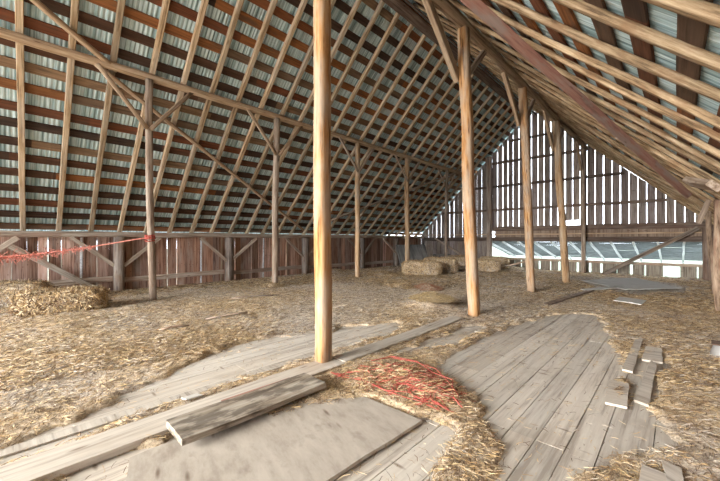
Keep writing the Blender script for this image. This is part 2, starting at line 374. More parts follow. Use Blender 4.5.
# --- corrugated roofs, laid on the battens
BT, RH = .032, .105
def corrugated(name, side):
    V = []; Fc = []; pitch = .076; n = int((YB+.5-YF+.3)/(pitch/6)); off = (RH+BT+.012)
    s0 = np.array([0, 2.0, 4.2, 6.4, 9.1]); L = (abs((XL if side < 0 else XR)-RX)+.35)/CS
    rows = [0, 2.1, 4.2, 6.3, L]
    for r, s in enumerate(rows):
        for i in range(n+1):
            y = YF-.3+i*pitch/6; hh = .009*math.cos(2*math.pi*y/pitch)
            px = RX+side*(s*CS)+side*SN*(off+hh); pz = RZ-s*SN+CS*(off+hh)+(.0 if s else SN*SN/CS*(off)*0)
            V.append((px if s else RX+side*.0, y, pz if s else RZ+off/CS+hh))
    for r in range(len(rows)-1):
        for i in range(n):
            yy = YF-.3+i*pitch/6
            if side < 0 and r == len(rows)-2 and yy > 14.2: continue
            Fc.append((r*(n+1)+i, r*(n+1)+i+1, (r+1)*(n+1)+i+1, (r+1)*(n+1)+i))
    if side < 0:      # short last run of sheets near the far corner leaves a lit gap above the plate
        b = len(V); s1 = L-.62
        for s in (6.3, s1):
            for i in range(n+1):
                y = YF-.3+i*pitch/6; hh = .009*math.cos(2*math.pi*y/pitch)
                V.append((RX+side*s*CS+side*SN*(off+hh), y, RZ-s*SN+CS*(off+hh)))
        for i in range(n):
            if YF-.3+i*pitch/6 > 14.2: Fc.append((b+i, b+i+1, b+n+1+i+1, b+n+1+i))
    return tag(link(name, V, Fc, 'metal', smooth=True), kind='structure')
corrugated('ceiling', -1); corrugated('ceiling', 1)

# ================================================================== ROOF FRAME
RHR = .078
def nrm(side): return Vector((side*SN, 0, CS))
def roofpt(x, y, off=0.0):       # point on the rafter underside, pushed outward by off
    side = -1 if x < RX else 1
    return Vector((x, y, roofz(x)))+nrm(side)*off
LRAF = (Vector((RX-.04, 0, roofz(RX-.04)))-Vector((XL-.12, 0, roofz(XL-.12)))).length
lm = [stick_mesh(LRAF, .102, RH, rnd=.1, wob=.004, bend=b, seed=i+3) for i, b in enumerate((.012, -.02, .0, .025))]
for m in lm: m.materials.append(M['rafter']); m.name = 'rafter'
k = -14
while .27+.634*k < YB-.1:
    y = .27+.634*k
    stick('rafter', roofpt(XL-.12, y, RH/2), roofpt(RX-.04, y-.20, RH/2), 0, 0, 'rafter', up=nrm(-1), mesh=random.choice(lm),
          label='weathered tan rafter of the left roof slope, running up from the low wall plate', cat='rafter', group='rafters of the left roof slope'); k += 1
LR2 = (Vector((RX+.04, 0, roofz(RX+.04)))-Vector((XR+.12, 0, roofz(XR+.12)))).length
rm = [stick_mesh(LR2, .098, RHR, rnd=.4, wob=.010, bend=b, taper=.82, seed=i+13) for i, b in enumerate((.03, -.035, .01, .045))]
for m in rm: m.materials.append(M['rafter_log']); m.name = 'rafter'
k = -14
while .22+.64*k < YB-.1:
    y = .22+.64*k
    stick('rafter', roofpt(XR+.12, y, RH-RHR/2), roofpt(RX+.04, y, RH-RHR/2), 0, 0, 'rafter_log', up=nrm(1), mesh=random.choice(rm),
          label='knotty half-round log rafter of the right roof slope', cat='rafter', group='log rafters of the right roof slope'); k += 1
LB = YB-YF+.5
bm = [stick_mesh(LB, .185, BT, rnd=.1, wob=.006, seg=60, seed=i+23, bend=.0) for i in range(3)]
for m in bm: m.materials.append(M['batten']); m.name = 'roof_batten'
for side in (-1, 1):
    i = 0
    while True:
        d = .10+.29*i+random.uniform(-.02, .02)
        x = RX+side*d
        if (side < 0 and x < XL-.1) or (side > 0 and x > XR+.1): break
        p = roofpt(x, YF-.2, RH+BT/2+.001)
        stick('roof_batten', p, p+Vector((0, LB, 0)), 0, 0, 'batten', up=nrm(side), mesh=random.choice(bm),
              label='long reddish brown roof board under the metal of the %s slope' % ('left' if side < 0 else 'right'), cat='roof board', group='roof boards of the %s slope' % ('left' if side < 0 else 'right'))
        i += 1
# purlin poles
PLX, PRX = -7.84, -2.88; pr = .085
pz = lambda x: roofz(x)-pr/CS
stick('purlin_pole', (PLX, YF, pz(PLX)), (PLX, YB, pz(PLX)), .145, .16, 'pole', rnd=1, wob=.008, bend=.03, label='long round purlin pole carrying the left rafters', cat='purlin')
stick('purlin_pole', (PRX, YF, pz(PRX)), (PRX, YB, pz(PRX)), .19, .19, 'tanbeam', rnd=1, wob=.014, bend=-.03, label='long knotty purlin pole carrying the right log rafters', cat='purlin')
# wall plates
stick('wall_plate', (XL+.1, YF, 1.585), (XL+.1, YB, 1.585), .20, .15, 'plate', rnd=.3, wob=.006, label='long weathered plate beam along the top of the left wall', cat='beam')
stick('wall_plate', (XR-.06, YF, 1.585), (XR-.06, YB, 1.585), .18, .15, 'grey_post', rnd=.5, wob=.008, label='rough plate log along the top of the right wall', cat='beam')
# ================================================================== POSTS
def post(base, top, w, mat, label, name='purlin_post', rnd=.6, **kw):
    return stick(name, base, top, w, w*1.0, mat, up=(1, 0, 0), rnd=rnd, label=label, cat='post', **kw)
lt = pz(PLX)-.05; rt = pz(PRX)-.06
lefts = [((-8.10, 2.15), 2.0, .135, 'grey_post', 'slim leaning grey post with red twine tied round it, nearest of the left row'),
         ((-8.0, 5.05), 5.02, .15, 'grey_post', 'pale grey post second along the left row, straw heaped at its foot'),
         ((-7.9, 8.22), 8.18, .15, 'post', 'warm brown post third along the left row, before the middle of the left wall'),
         ((-7.88, 11.1), 11.05, .17, 'post', 'brown post standing right behind the round-sided bale, fourth in the left row'),
         ((-7.86, 14.2), 14.22, .13, 'grey_post', 'thin grey far post of the left row, in front of the dark gable boards')]
for (b, ty, wd, mt, lb) in lefts:
    post((b[0], b[1], gh(*b)-.05), (PLX, ty, lt), wd, mt, lb, wob=.007, bend=.02)
rights = [((-2.94, 2.49, .065), 2.45, .16, 'orange', 'thick orange-brown post in the foreground standing on a floor plank', .45),
          ((-2.74, 6.02, -.02), 5.80, .20, 'orange', 'tall tan post with two braces at its head, standing beyond the bare boards', .6),
          ((-2.84, 9.75, -.02), 9.10, .20, 'orange', 'leaning orange post in the middle of the right row', .6),
          ((-2.68, 12.75, -.02), 12.4, .21, 'post', 'thick brown post between the leaning post and the gable', .6),
          ((-2.90, 16.9, -.02), 16.95, .16, 'grey_post', 'grey far post of the right row, close to the slatted gable opening', .6)]
for (b, ty, wd, mt, lb, r) in rights:
    post(b, (PRX, ty, rt), wd, mt, lb, rnd=r, wob=.008, bend=.015 if b[1] < 3 else .03)
# braces up to the purlins
def brace(p0, p1, wd, mat, label, up=(1, 0, 0), name='knee_brace', **kw):
    return stick(name, p0, p1, wd, wd*.6, mat, up=up, label=label, cat='brace', wob=.004, **kw)
which = ['nearest', 'second', 'third', 'fourth', 'farthest']
for i, y in enumerate((2.0, 5.02, 8.18, 11.05, 14.22)):
    for s, nm in ((-1, 'near'), (1, 'far')):
        brace((PLX+.03, y+s*.03, 3.70+.02*i), (PLX, y+s*.84, pz(PLX)-.04), .085, 'tanbeam' if i < 2 else 'grey_post', '%s-side diagonal brace at the head of the %s left-row post' % (nm, which[i]), rnd=.5)
for i, (y0, y) in enumerate(((5.82, 5.80), (9.15, 9.10), (12.45, 12.4), (16.9, 16.95))):
    nm2 = ('tall tan post', 'leaning orange post', 'thick brown post', 'grey far post')[i]
    brace((PRX-.09, y0-.04, 4.42), (PRX-.04, y-1.20, pz(PRX)-.04), .17 if i == 0 else .14, 'tanbeam', 'near-side brace at the head of the %s of the right row' % nm2)
    if y < 16: brace((PRX+.02, y0+.04, 4.45), (PRX, y+.98, pz(PRX)-.06), .11, 'grey_post', 'far-side brace at the head of the %s of the right row' % nm2)
# long poles on the left slope, under the rafters
def under(x, y, d): return roofpt(x, y, -d)
stick('sway_pole', under(-7.95, 1.15, .06), under(-11.0, 8.25, .06), .10, .09, 'tanbeam', rnd=1, wob=.006, label='long thin pole slanting down from the left purlin to the wall plate', cat='pole', bend=.03)
stick('sway_pole', under(-10.6, 9.3, .06), under(-7.75, 15.6, .06), .10, .09, 'grey_post', rnd=1, wob=.006, label='long thin pole slanting up away from the wall plate to the far purlin', cat='pole', bend=.03)
stick('sway_pole', under(-7.0, -.65, .08), under(-7.95, 1.48, .06), .11, .10, 'pole', rnd=1, wob=.006, label='pole crossing above the left purlin at the upper left corner', cat='pole')
# red plank under the right rafters
d = .13
stick('red_plank', under(-1.95, 3.15, .115), under(.28, 10.55, .115), .035, .135, 'red', up=nrm(1), wob=.003, label='old red painted plank nailed slantwise under the right rafters', cat='plank')
stick('thin_lath', under(-2.40, 16.6, .05), under(.38, 11.4, .06), .045, .02, 'tanbeam', up=nrm(1), wob=.003, label='thin pale lath running down under the far right rafters', cat='lath')
stick('ridge_board', under(RX-.14, YF, .02), under(RX-.14, YB-.02, .02), .26, .03, 'darkbeam', up=nrm(-1), wob=.004, label='dark wide board along the left side of the ridge', cat='board')
stick('ridge_board', under(RX+.15, YF, .02), under(RX+.15, YB-.02, .02), .26, .03, 'darkbeam', up=nrm(1), wob=.004, label='dark wide board along the right side of the ridge', cat='board')
# ================================================================== LEFT WALL FRAME
XW = XL+.13
wps = [(-1.0, .20), (2.13, .21), (5.24, .19), (8.46, .19), (11.9, .19), (14.6, .2)]
wl = ['', 'stout barky wall post behind the nearest slim post', 'dark stout wall post second along the left wall', 'dark stout wall post seen just left of the foreground post', 'stout wall post in the far half of the left wall', 'stout grey wall post beside the leaning metal sheet']
for (y, wd), lb in zip(wps, wl):
    stick('wall_post', (XW, y, -.08), (XW, y, 1.52), wd*1.1, wd*1.3, 'stout', up=(1, 0, 0), rnd=.35, wob=.010, chip=.06, label=lb or 'stout wall post at the near left end of the wall', cat='post')
nms = ['near left end', 'bay behind the hay bales', 'bay right of the barky wall post', 'bay left of the foreground post', 'bay right of the foreground post', 'far left bay']
for i in range(len(wps)-1):
    ya, yb = wps[i][0]+.13, wps[i+1][0]-.13
    stick('wall_rail', (XL+.03, ya, .34-.02*i), (XL+.03, yb, .38-.03*i), .05, .14, 'siding' if 0 else 'plate', wob=.003, label='low horizontal rail across the left wall boards, %s' % nms[i+0], cat='rail')
def wbrace(y0, z0, y1, z1, wd, lb, mt='plate'):
    stick('wall_brace', (XL+.16, y0, z0), (XL+.16, y1, z1), .05, wd, mt, label=lb, cat='brace', wob=.003)
wbrace(.05, 1.30, 1.72, .07, .13, 'long slanting board dropping to the floor behind the hay bales')
wbrace(1.12, 1.50, 2.04, .72, .09, 'brace left of the barky wall post, rising to the plate')
wbrace(2.24, .72, 3.12, 1.50, .10, 'brace right of the barky wall post, rising to the plate')
wbrace(4.28, 1.50, 5.14, .72, .09, 'brace left of the second wall post')
wbrace(5.36, .78, 6.25, 1.50, .10, 'brace right of the second wall post')
wbrace(7.5, 1.50, 8.36, .75, .09, 'brace left of the wall post beside the foreground post')
wbrace(8.58, .75, 9.4, 1.50, .10, 'brace right of the wall post beside the foreground post')
wbrace(10.9, 1.50, 11.8, .75, .10, 'brace left of the far wall post')
wbrace(12.0, .75, 12.8, 1.50, .12, 'brace right of the far wall post')
wbrace(13.5, 1.50, 14.5, .75, .12, 'brace dropping to the last wall post by the metal sheet')
wbrace(-.5, .9, .18, 1.5, .12, 'brace at the left edge of the view rising to the plate')
# narrow light strips of wood nailed over wall gaps
for (y, x_) in ((1.33, 0), (3.0, 0), (5.02, 0), (4.35, 0), (6.6, 0), (7.65, 0)):
    stick('cover_strip', (XL+.012, y, -.1), (XL+.012, y+random.uniform(-.02, .02), 1.5), .018, .05, 'chip' if y in (1.33, 4.35, 6.6) else 'tanbeam', up=(0, 1, 0), wob=.002,
          label='narrow pale strip nailed upright over a gap in the left wall', cat='strip', group='pale strips on the left wall')
# ================================================================== GABLE FRAME
def gbeam(x0, x1, z, h, dpt, mt, lb, y=None, **kw):
    y = y or YB-dpt/2-.005
    stick('gable_rail', (x0, y, z), (x1, y, z if not kw.get('z1') else kw['z1']), dpt, h, mt, label=lb, cat='rail', wob=.004)
for z, lb in ((2.95, 'lower middle'), (4.15, 'upper middle'), (5.35, 'upper')):
    hw = (RZ-z)/SR-.1
    gbeam(RX-hw, RX+hw, z, .12, .07, 'darkbeam', '%s horizontal rail across the gable boards' % lb)
gbeam(RX-1.0, RX+1.0, 6.35, .10, .07, 'darkbeam', 'short top rail across the gable peak')
gbeam(-7.0, XR-.1, 1.98, .22, .16, 'darkbeam', 'dark heavy beam under the upper gable boards')
gbeam(XL+.3, XR-.1, 1.70, .05, .10, 'tanbeam', 'pale thin rail along the gable above the brown beam', y=YB-.065)
gb_ = MB(); gb_.box(-6.8, XR-.05, YB-.034, YB-.004, 1.50, 1.90, (.9, .8, .7), .002)
tag(gb_.build('cross_board', 'gable_siding', cols=True), 'weathered boards nailed lengthwise behind the pale gable rail', 'board')
gbeam(XL+.3, XR-.1, 1.46, .20, .12, 'siding' if 0 else 'darkbeam', 'brown beam along the top of the gable opening', y=YB-.10)
gbeam(-7.0, XR-.1, .50, .10, .12, 'plate', 'sill rail at the foot of the gable opening')
for x, top, wd, lb in ((-6.98, None, .24, 'tall grey gable post at the left edge of the slatted opening'),):
    stick('gable_post', (x, YB-.28, -.08), (x, YB-.28, roofz(x)-.02), wd, wd, 'stout', up=(1, 0, 0), rnd=.3, label=lb, cat='post', wob=.006)
stick('corner_post', (.80, YB-.35, -.08), (.80, YB-.35, 1.88), .30, .30, 'darkbeam', up=(1, 0, 0), rnd=.4, label='dark stout corner post at the right end of the gable', cat='post', wob=.006)
stick('gable_brace', (.55, YB-.28, 1.86), (-2.2, YB-.75, .02), .10, .14, 'stout', label='dark diagonal brace dropping leftward from the right corner post to the floor', cat='brace', wob=.004)
stick('gable_brace', (-10.2, YB-.2, 1.50), (-7.6, YB-.2, .10), .06, .10, 'grey_post', label='slanting board on the dark lower left gable boards', cat='brace', wob=.004)
# right side: barky post, hanging slat, block
post((.66, 9.7, -.03), (.56, 9.65, roofz(.56)-.01), .16, 'bark', 'crooked bark-covered post at the right edge of the view', name='bark_post', rnd=.9, wob=.014, bend=.06, chip=.1)
post((.66, 12.4, -.03), (.62, 12.5, roofz(.62)-.0), .11, 'bark', 'thin wavy grey pole between the bark post and the dark corner post', name='wavy_pole', rnd=.9, wob=.02, bend=-.07)
stick('hanging_slat', (.50, 10.3, roofz(.50)-.01), (.34, 10.4, 1.80), .10, .03, 'grey_post', up=(0, 1, 0), label='short pale slat hanging below the right rafters', cat='slat')
stick('timber_block', under(.22, 8.5, .08), under(.46, 7.5, .08), .20, .10, 'grey_post', up=nrm(1), label='pale rough timber block under the right rafters near the bark post', cat='block', wob=.01)
# ================================================================== SHED BEYOND THE GABLE
SY0, SY1, SZ0, SSL = YB+.08, YB+4.3, 1.40, .225
sr = empty('shed_roof', (-3, SY0, SZ0), 'lean-to shed roof with pale rafters and slats seen through the gable opening', 'roof')
sz = lambda y: SZ0-SSL*(y-SY0)
x = -7.2
while x < 2.6:
    stick('shed_rafter', (x, SY0, sz(SY0)-.06), (x, SY1, sz(SY1)-.06), .06, .11, 'shedrafter', parent=sr); x += .74
y = SY0+.1
while y < SY1:
    stick('roof_slat', (-7.6, y, sz(y)+.03), (2.8, y, sz(y)+.03), .17, .025, 'shedslat', up=(0, SSL, 1), parent=sr); y += .235
for x in (-7.0, -4.4, -1.8, .8, 2.4):
    stick('shed_post', (x, SY1-.1, -1.6), (x, SY1-.1, sz(SY1)-.14), .14, .14, 'grey_post', up=(1, 0, 0), parent=sr)
stick('shed_beam', (-7.4, SY1-.1, sz(SY1)-.19), (2.7, SY1-.1, sz(SY1)-.19), .14, .14, 'shedrafter', parent=sr)

# ================================================================== STRAW ON THE FLOOR
xg = np.concatenate([np.arange(XL-.0, -6, .12), np.arange(-6, XR-.02, .04)]); xg = np.append(xg, XR)
yg = np.concatenate([np.arange(YF+.0, 0, .15), np.arange(0, 8, .04), np.arange(8, YB-.0, .12)]); yg = np.append(yg, YB)
X, Y = np.meshgrid(xg, yg); Z = ground_h(X, Y)
V = np.stack([X.ravel(), Y.ravel(), Z.ravel()], 1); nx, ny = len(xg), len(yg)
ii = (np.arange(ny-1)[:, None]*nx+np.arange(nx-1)[None, :]).ravel(); Fc = np.stack([ii, ii+1, ii+nx+1, ii+nx], 1)
so_ = big_mesh('straw_litter', V, Fc, None, 'straw'); so_.data.polygons.foreach_set('use_smooth', [True]*len(so_.data.polygons))
tag(so_, 'layer of trampled straw and chaff covering the barn floor', 'straw', kind='stuff')
def scatter(n, r0, r1, a0, a1, lmin, lmax, wid, bare_keep=.05):
    r = RNG.uniform(r0, r1, n); a = RNG.uniform(a0, a1, n); x = -np.sin(a)*r; y = np.cos(a)*r
    k = (x > XL+.1) & (x < XR-.1) & (y > YF) & (y < YB-.1); x, y = x[k], y[k]
    b = baremask(x, y); k = RNG.uniform(0, 1, len(x)) > b*(1-bare_keep); x, y, b = x[k], y[k], b[k]
    z = np.maximum(ground_h(x, y), .002); n = len(x)
    return blades(x, y, z+RNG.uniform(0, .012, n), RNG.uniform(lmin, lmax, n), wid*RNG.uniform(.7, 1.3, n), RNG.uniform(0, .22, n), strawcols(x, y))
parts = [scatter(130000, .7, 5.5, -.35, 1.95, .015, .085, .0034), scatter(130000, 4.5, 11, -.2, 1.75, .02, .085, .0060), scatter(60000, 9.5, 20, -.1, 1.4, .04, .12, .011)]
Vs = []; Fs = []; Cs = []; b = 0
for v, f, c in parts: Vs.append(v); Fs.append(f+b); Cs.append(c); b += len(v)
so2 = big_mesh('loose_straw', np.concatenate(Vs), np.concatenate(Fs), np.concatenate(Cs), 'blade')
tag(so2, 'countless loose straw stems lying on the barn floor', 'straw', kind='stuff')

# ================================================================== HAY BALES AND HEAPS
def bale(c, yaw, L, W, Hh, label, n=5000, tilt=0.0, group=None):
    z0 = gh(c[0], c[1])-.03
    root = empty('hay_bale', (c[0], c[1], z0), label, 'hay bale', group); root.rotation_euler = (0, tilt, yaw)
    V = []; Fc = []; nx, nr = 26, 28
    sd = random.random()*50
    for i in range(nx+1):
        t = i/nx*2-1; e = (1-abs(t)**7)**.35 if abs(t) < 1 else 0
        e = max(e, .72) if abs(t) < 1 else .66
        for j in range(nr):
            a = 2*math.pi*j/nr; cy, cz = math.cos(a), math.sin(a); m = (abs(cy)**5+abs(cz)**5)**(-1/5)
            y, z = cy*m*W/2*e, cz*m*Hh/2*e
            band = .02*math.cos(t*math.pi*3.0)
            q = 1+mnoise.noise((t*L*3+sd, cy*2.2, cz*2.2))*.16+mnoise.noise((t*L*11+sd, cy*7, cz*7))*.10-band
            V.append((t*L/2*(1+mnoise.noise((cy*3, cz*3, sd+t))*.04), y*q, Hh/2+z*q))
    for i in range(nx):
        for j in range(nr): j2 = (j+1) % nr; Fc.append((i*nr+j, i*nr+j2, (i+1)*nr+j2, (i+1)*nr+j))
    Fc += [tuple(reversed(range(nr))), tuple(nx*nr+j for j in range(nr))]
    b = link('hay', V, Fc, 'hay', smooth=True); b.parent = root
    # stems sticking out of the surface
    Va = np.array(V); ix = RNG.integers(0, len(V), n); P = Va[ix]+RNG.normal(0, .018, (n, 3)); P[:, 2] = np.clip(P[:, 2], .01, None)
    C = np.array([0, 0, Hh/2]); Nn = (P-C)/np.array([L/2, W/2, Hh/2]); Nn = np.sign(Nn)*np.abs(Nn)**4; Nn /= np.linalg.norm(Nn, axis=1)[:, None]+1e-9
    D = RNG.normal(0, 1, (n, 3))+np.array([0, 0, -.5]); D -= Nn*(np.sum(D*Nn, 1)*.65)[:, None]; D /= np.linalg.norm(D, axis=1)[:, None]
    ln = RNG.uniform(.03, .13, n)[:, None]; Pm = P+Nn*.006; S = np.cross(D, Nn); S /= np.linalg.norm(S, axis=1)[:, None]+1e-9
    wv = .0045*S; A = Pm-D*ln/2; B = Pm+D*ln/2+Nn*RNG.uniform(-.01, .03, (n, 1)); Q = np.stack([A-wv, A+wv, B+wv, B-wv], 1).reshape(-1, 3); Q[:, 2] = np.maximum(Q[:, 2], .005)
    Fq = np.arange(n*4).reshape(-1, 4)
    s = big_mesh('loose_stems', Q, Fq, np.repeat(PAL[RNG.integers(0, len(PAL), n)]*RNG.uniform(.75, 1.15, (n, 1)), 4, 0), 'blade'); s.parent = b; s['kind'] = 'stuff'
    for sy in (-W*.22, W*.22):
        mb = MB(); pts = []
        for k in range(25):
            a = 2*math.pi*k/24; cx, cz = math.cos(a), math.sin(a); m = (abs(cx)**7+abs(cz)**7)**(-1/7); pts.append((cx*m*(L/2+.012), sy, Hh/2+cz*m*(Hh/2+.012)))
        mb.tube(pts, .006, 5); t = mb.build('bale_twine', 'twinehay'); t.parent = root
    return root
bale((-8.06, .71), 1.246, 1.24, .46, .40, 'long loose hay bale before the slanting board, the nearer of two at the left', 9000)
bale((-10.3, .06), math.atan2(1.0, .55), 1.30, .5, .50, 'hay bale cut by the left edge of the photo, behind the long loose bale', 5000)
bale((-6.85, 10.55), math.atan2(1.05, 1.11), 1.40, .55, .52, 'big hay bale with ribbed front in the middle distance before the thin left posts', 5000)
bale((-6.75, 11.7), math.atan2(.9, 1.2), 1.3, .6, .60, 'hay bale behind and right of the ribbed one in the middle distance', 4000)
bale((-5.9, 13.9), math.atan2(.7, 1.0), 1.2, .55, .50, 'hay bale half hidden behind the tall tan post', 3000)
bale((-7.9, 15.6), .3, 1.3, .5, .5, 'far hay bale against the dark lower gable boards, left of centre', 2000)
bale((-6.3, 15.9), .1, 1.3, .5, .5, 'far hay bale beside the tall grey gable post', 2000)
def heap(c, r, hgt, n, label, cols=None, name='hay_heap', lng=(.05, .16), mat='hay'):
    root = empty(name, (c[0], c[1], gh(*c)-.01), label, 'hay heap')
    V = [(0, 0, hgt)]; Fc = []; nr, na = 8, 28; sd = random.random()*30
    for i in range(1, nr+1):
        for j in range(na):
            a = 2*math.pi*j/na; t = i/nr; q = 1+.25*mnoise.noise((math.cos(a)*1.5+sd, math.sin(a)*1.5, 0))
            V.append((math.cos(a)*r[0]*t*q, math.sin(a)*r[1]*t*q, hgt*(math.cos(t*math.pi)*.5+.5)*(1+.5*mnoise.noise((t*4, a*2, sd)))-.01*t))
    for j in range(na): Fc.append((0, 1+j, 1+(j+1) % na))
    for i in range(nr-1):
        for j in range(na): a_ = 1+i*na; j2 = (j+1) % na; Fc.append((a_+j, a_+na+j, a_+na+j2, a_+j2))
    b = link('hay', V, Fc, mat, smooth=True); b.parent = root
    t = np.sqrt(RNG.uniform(0, 1, n)); a = RNG.uniform(0, 2*np.pi, n); x = np.cos(a)*t*r[0]*1.12; y = np.sin(a)*t*r[1]*1.12; z = hgt*(np.cos(np.minimum(t, 1)*np.pi)*.5+.5)
    cc = (PAL[RNG.integers(0, len(PAL), n)] if cols is None else np.array(cols)[RNG.integers(0, len(cols), n)])*RNG.uniform(.75, 1.2, (n, 1))
    v, f, c_ = blades(x, y, z+RNG.uniform(0, .02, n), RNG.uniform(lng[0], lng[1], n), .005*RNG.uniform(.7, 1.4, n), RNG.uniform(-.3, .4, n), cc)
    s = big_mesh('loose_stems', v, f, c_, 'blade'); s.parent = b; s['kind'] = 'stuff'
    return root
GOLD = [(.62, .47, .24), (.54, .41, .22), (.66, .53, .33), (.42, .31, .17), (.36, .28, .19)]
heap((-3.75, 6.15), (.42, .36), .11, 3500, 'low golden heap of hay left of the tall tan post', GOLD)
heap((-7.7, 9.3), (.7, .45), .13, 2500, 'low dull spill of hay left of the ribbed bale', name='hay_heap')
heap((-5.1, 8.1), (.42, .35), .12, 1800, 'small brown and red heap of hay and twine right of the ribbed bale', [(.40, .20, .12), (.45, .15, .10), (.50, .36, .22), (.30, .2, .13)])
heap((-5.75, 7.7), (.42, .3), .09, 1500, 'small dull heap of chaff before the ribbed bale')
heap((-8.0, 5.0), (.30, .28), .12, 1200, 'little mound of straw round the foot of the pale grey post')
heap((-10.3, 9.4), (.4, .6), .16, 1500, 'low mound of straw against the wall right of the foreground post')

# ================================================================== PLANKS AND SHEETS ON THE FLOOR
def slabbox(name, poly, z0, z1, mat, label, cat='plank', parent=None, tilt=(0, 0), cols=False):
    """flat board with a given outline; local X runs along its first edge"""
    p0, p1 = Vector((*poly[0], 0)), Vector((*poly[1], 0)); d = (p1-p0).normalized(); q = Vector((-d.y, d.x, 0))
    c = sum((Vector((*p, 0)) for p in poly), Vector())/len(poly)
    loc = [((Vector((*p, 0))-c).dot(d), (Vector((*p, 0))-c).dot(q)) for p in poly]
    # subdivide outline edges with a little wear
    out = []
    for i in range(len(loc)):
        a, b = loc[i], loc[(i+1) % len(loc)]; n = max(1, int(math.hypot(b[0]-a[0], b[1]-a[1])/.12))
        for k in range(n):
            t = k/n; w_ = 0 if k == 0 else .004*mnoise.noise((c.x*9+k*.7, i*3.3, 0))*2
            out.append((a[0]+(b[0]-a[0])*t+w_, a[1]+(b[1]-a[1])*t+w_))
    n = len(out); V = [(x, y, 0) for x, y in out]+[(x, y, z1-z0) for x, y in out]
    Fc = [tuple(reversed(range(n))), tuple(range(n, 2*n))]+[(i, (i+1) % n, n+(i+1) % n, n+i) for i in range(n)]
    o = link(name, V, Fc, mat); o.matrix_basis = Matrix.Translation((c.x, c.y, z0)) @ Matrix(((d.x, q.x, 0, 0), (d.y, q.y, 0, 0), (0, 0, 1, 0), (0, 0, 0, 1))) @ Matrix.Rotation(tilt[0], 4, 'X') @ Matrix.Rotation(tilt[1], 4, 'Y')
    return tag(o, label, cat)
# long raised plank under the foreground post
stick('long_plank', (-2.86, -.9, .035), (-2.86, 2.62, .035), .30, .06, 'loose', wob=.003, label='long thick plank running under the foreground post toward the lower left', cat='plank')
stick('long_plank', (-2.84, 2.64, .035), (-2.86, 5.55, .035), .24, .06, 'loose', wob=.004, label='long narrow plank continuing behind the foreground post', cat='plank')
slabbox('narrow_plank', [(-3.36, -.8), (-3.24, -.8), (-3.24, 3.1), (-3.34, 3.1)], .004, .016, 'loose', 'narrow flat board left of the long thick plank, across a strip of chaff')
slabbox('plywood_sheet', [(-2.58, .55), (-1.55, .25), (-1.45, 2.24), (-2.03, 2.22), (-2.36, 1.82), (-2.60, 1.70)], .010, .034, 'ply', 'large dusty plywood sheet lying flat in the foreground', 'sheet')
mo = stick('mossy_slab', (-2.545, .80, .098), (-2.53, 2.04, .090), .34, .052, 'mossy', wob=.012, chip=.05, label='thick rotten slab of wood lying on the corner of the plywood sheet', cat='plank')
slabbox('short_board', [(-2.72, 1.25), (-2.70, 1.90), (-2.78, 1.92), (-2.80, 1.25)], .066, .09, 'red', 'reddish board scrap behind the thick rotten slab')
# short boards at the right
sb = [([(-.435, 4.62), (-.345, 4.60), (-.35, 6.20), (-.425, 6.22)], 'longer of the loose short boards, farthest one beside the bare boards'),
      ([(-.275, 3.82), (-.175, 3.78), (-.165, 5.02), (-.22, 5.12)], 'loose short board split along its right edge'),
      ([(-.455, 3.58), (-.305, 3.60), (-.34, 4.17), (-.49, 4.15)], 'smallest loose board, nearest to the bare boards'),
      ([(-.30, 5.15), (-.12, 5.19), (-.14, 5.80), (-.30, 5.78)], 'square board scrap at the far end of the split short board'),
      ([(-.02, 2.52), (.06, 2.45), (.02, 2.85), (-.07, 2.87)], 'short board scrap in the straw near the lower right corner'),
      ([(-.16, 2.2), (.04, 2.2), (.02, 2.72), (-.16, 2.74)], 'pale short board at the bottom right among the straw')]
for P, lb in sb: slabbox('short_board', P, .022, .044, 'loose', lb, tilt=(random.uniform(-.01, .02), 0))
# boards laid over in the far right: pale sheets
slabbox('flat_sheet', [(-2.35, 13.3), (-1.0, 11.7), (.10, 13.2), (-1.1, 15.6)], .06, .075, 'pale', 'wide pale sheet lying flat on the floor before the gable', 'sheet')
slabbox('flat_plank', [(-1.95, 11.0), (-1.75, 10.8), (-1.0, 12.6), (-1.2, 12.75)], .05, .075, 'pale', 'pale plank lying beside the wide flat sheet')
slabbox('flat_sheet', [(-1.05, 9.5), (-.55, 9.3), (-.5, 10.0), (-1.0, 10.2)], .055, .07, 'pale', 'small pale sheet flat on the straw right of centre', 'sheet')
slabbox('thin_board', [(-2.1, 8.0), (-1.98, 7.9), (-1.60, 11.4), (-1.72, 11.5)], .045, .07, 'grey_post', 'long thin grey board lying between the posts')
slabbox('grey_board', [(-2.28, 5.0), (-2.12, 4.95), (-1.96, 7.6), (-2.10, 7.7)], .008, .03, 'loose', 'grey board along the far left edge of the bare boards')
# plank on top of the near bale's side and small white scraps
for (x, y, lb) in ((-3.95, 9.6, 'small white scrap on the straw between the two orange posts'), (-3.14, 1.05, 'pale splinter of wood on the chaff beside the long plank')):
    slabbox('white_scrap', [(x, y), (x+.06, y+.02), (x+.07, y+.15), (x+.01, y+.13)], max(gh(x, y), .0)+.02, max(gh(x, y), 0)+.030, 'pale', lb, 'scrap')
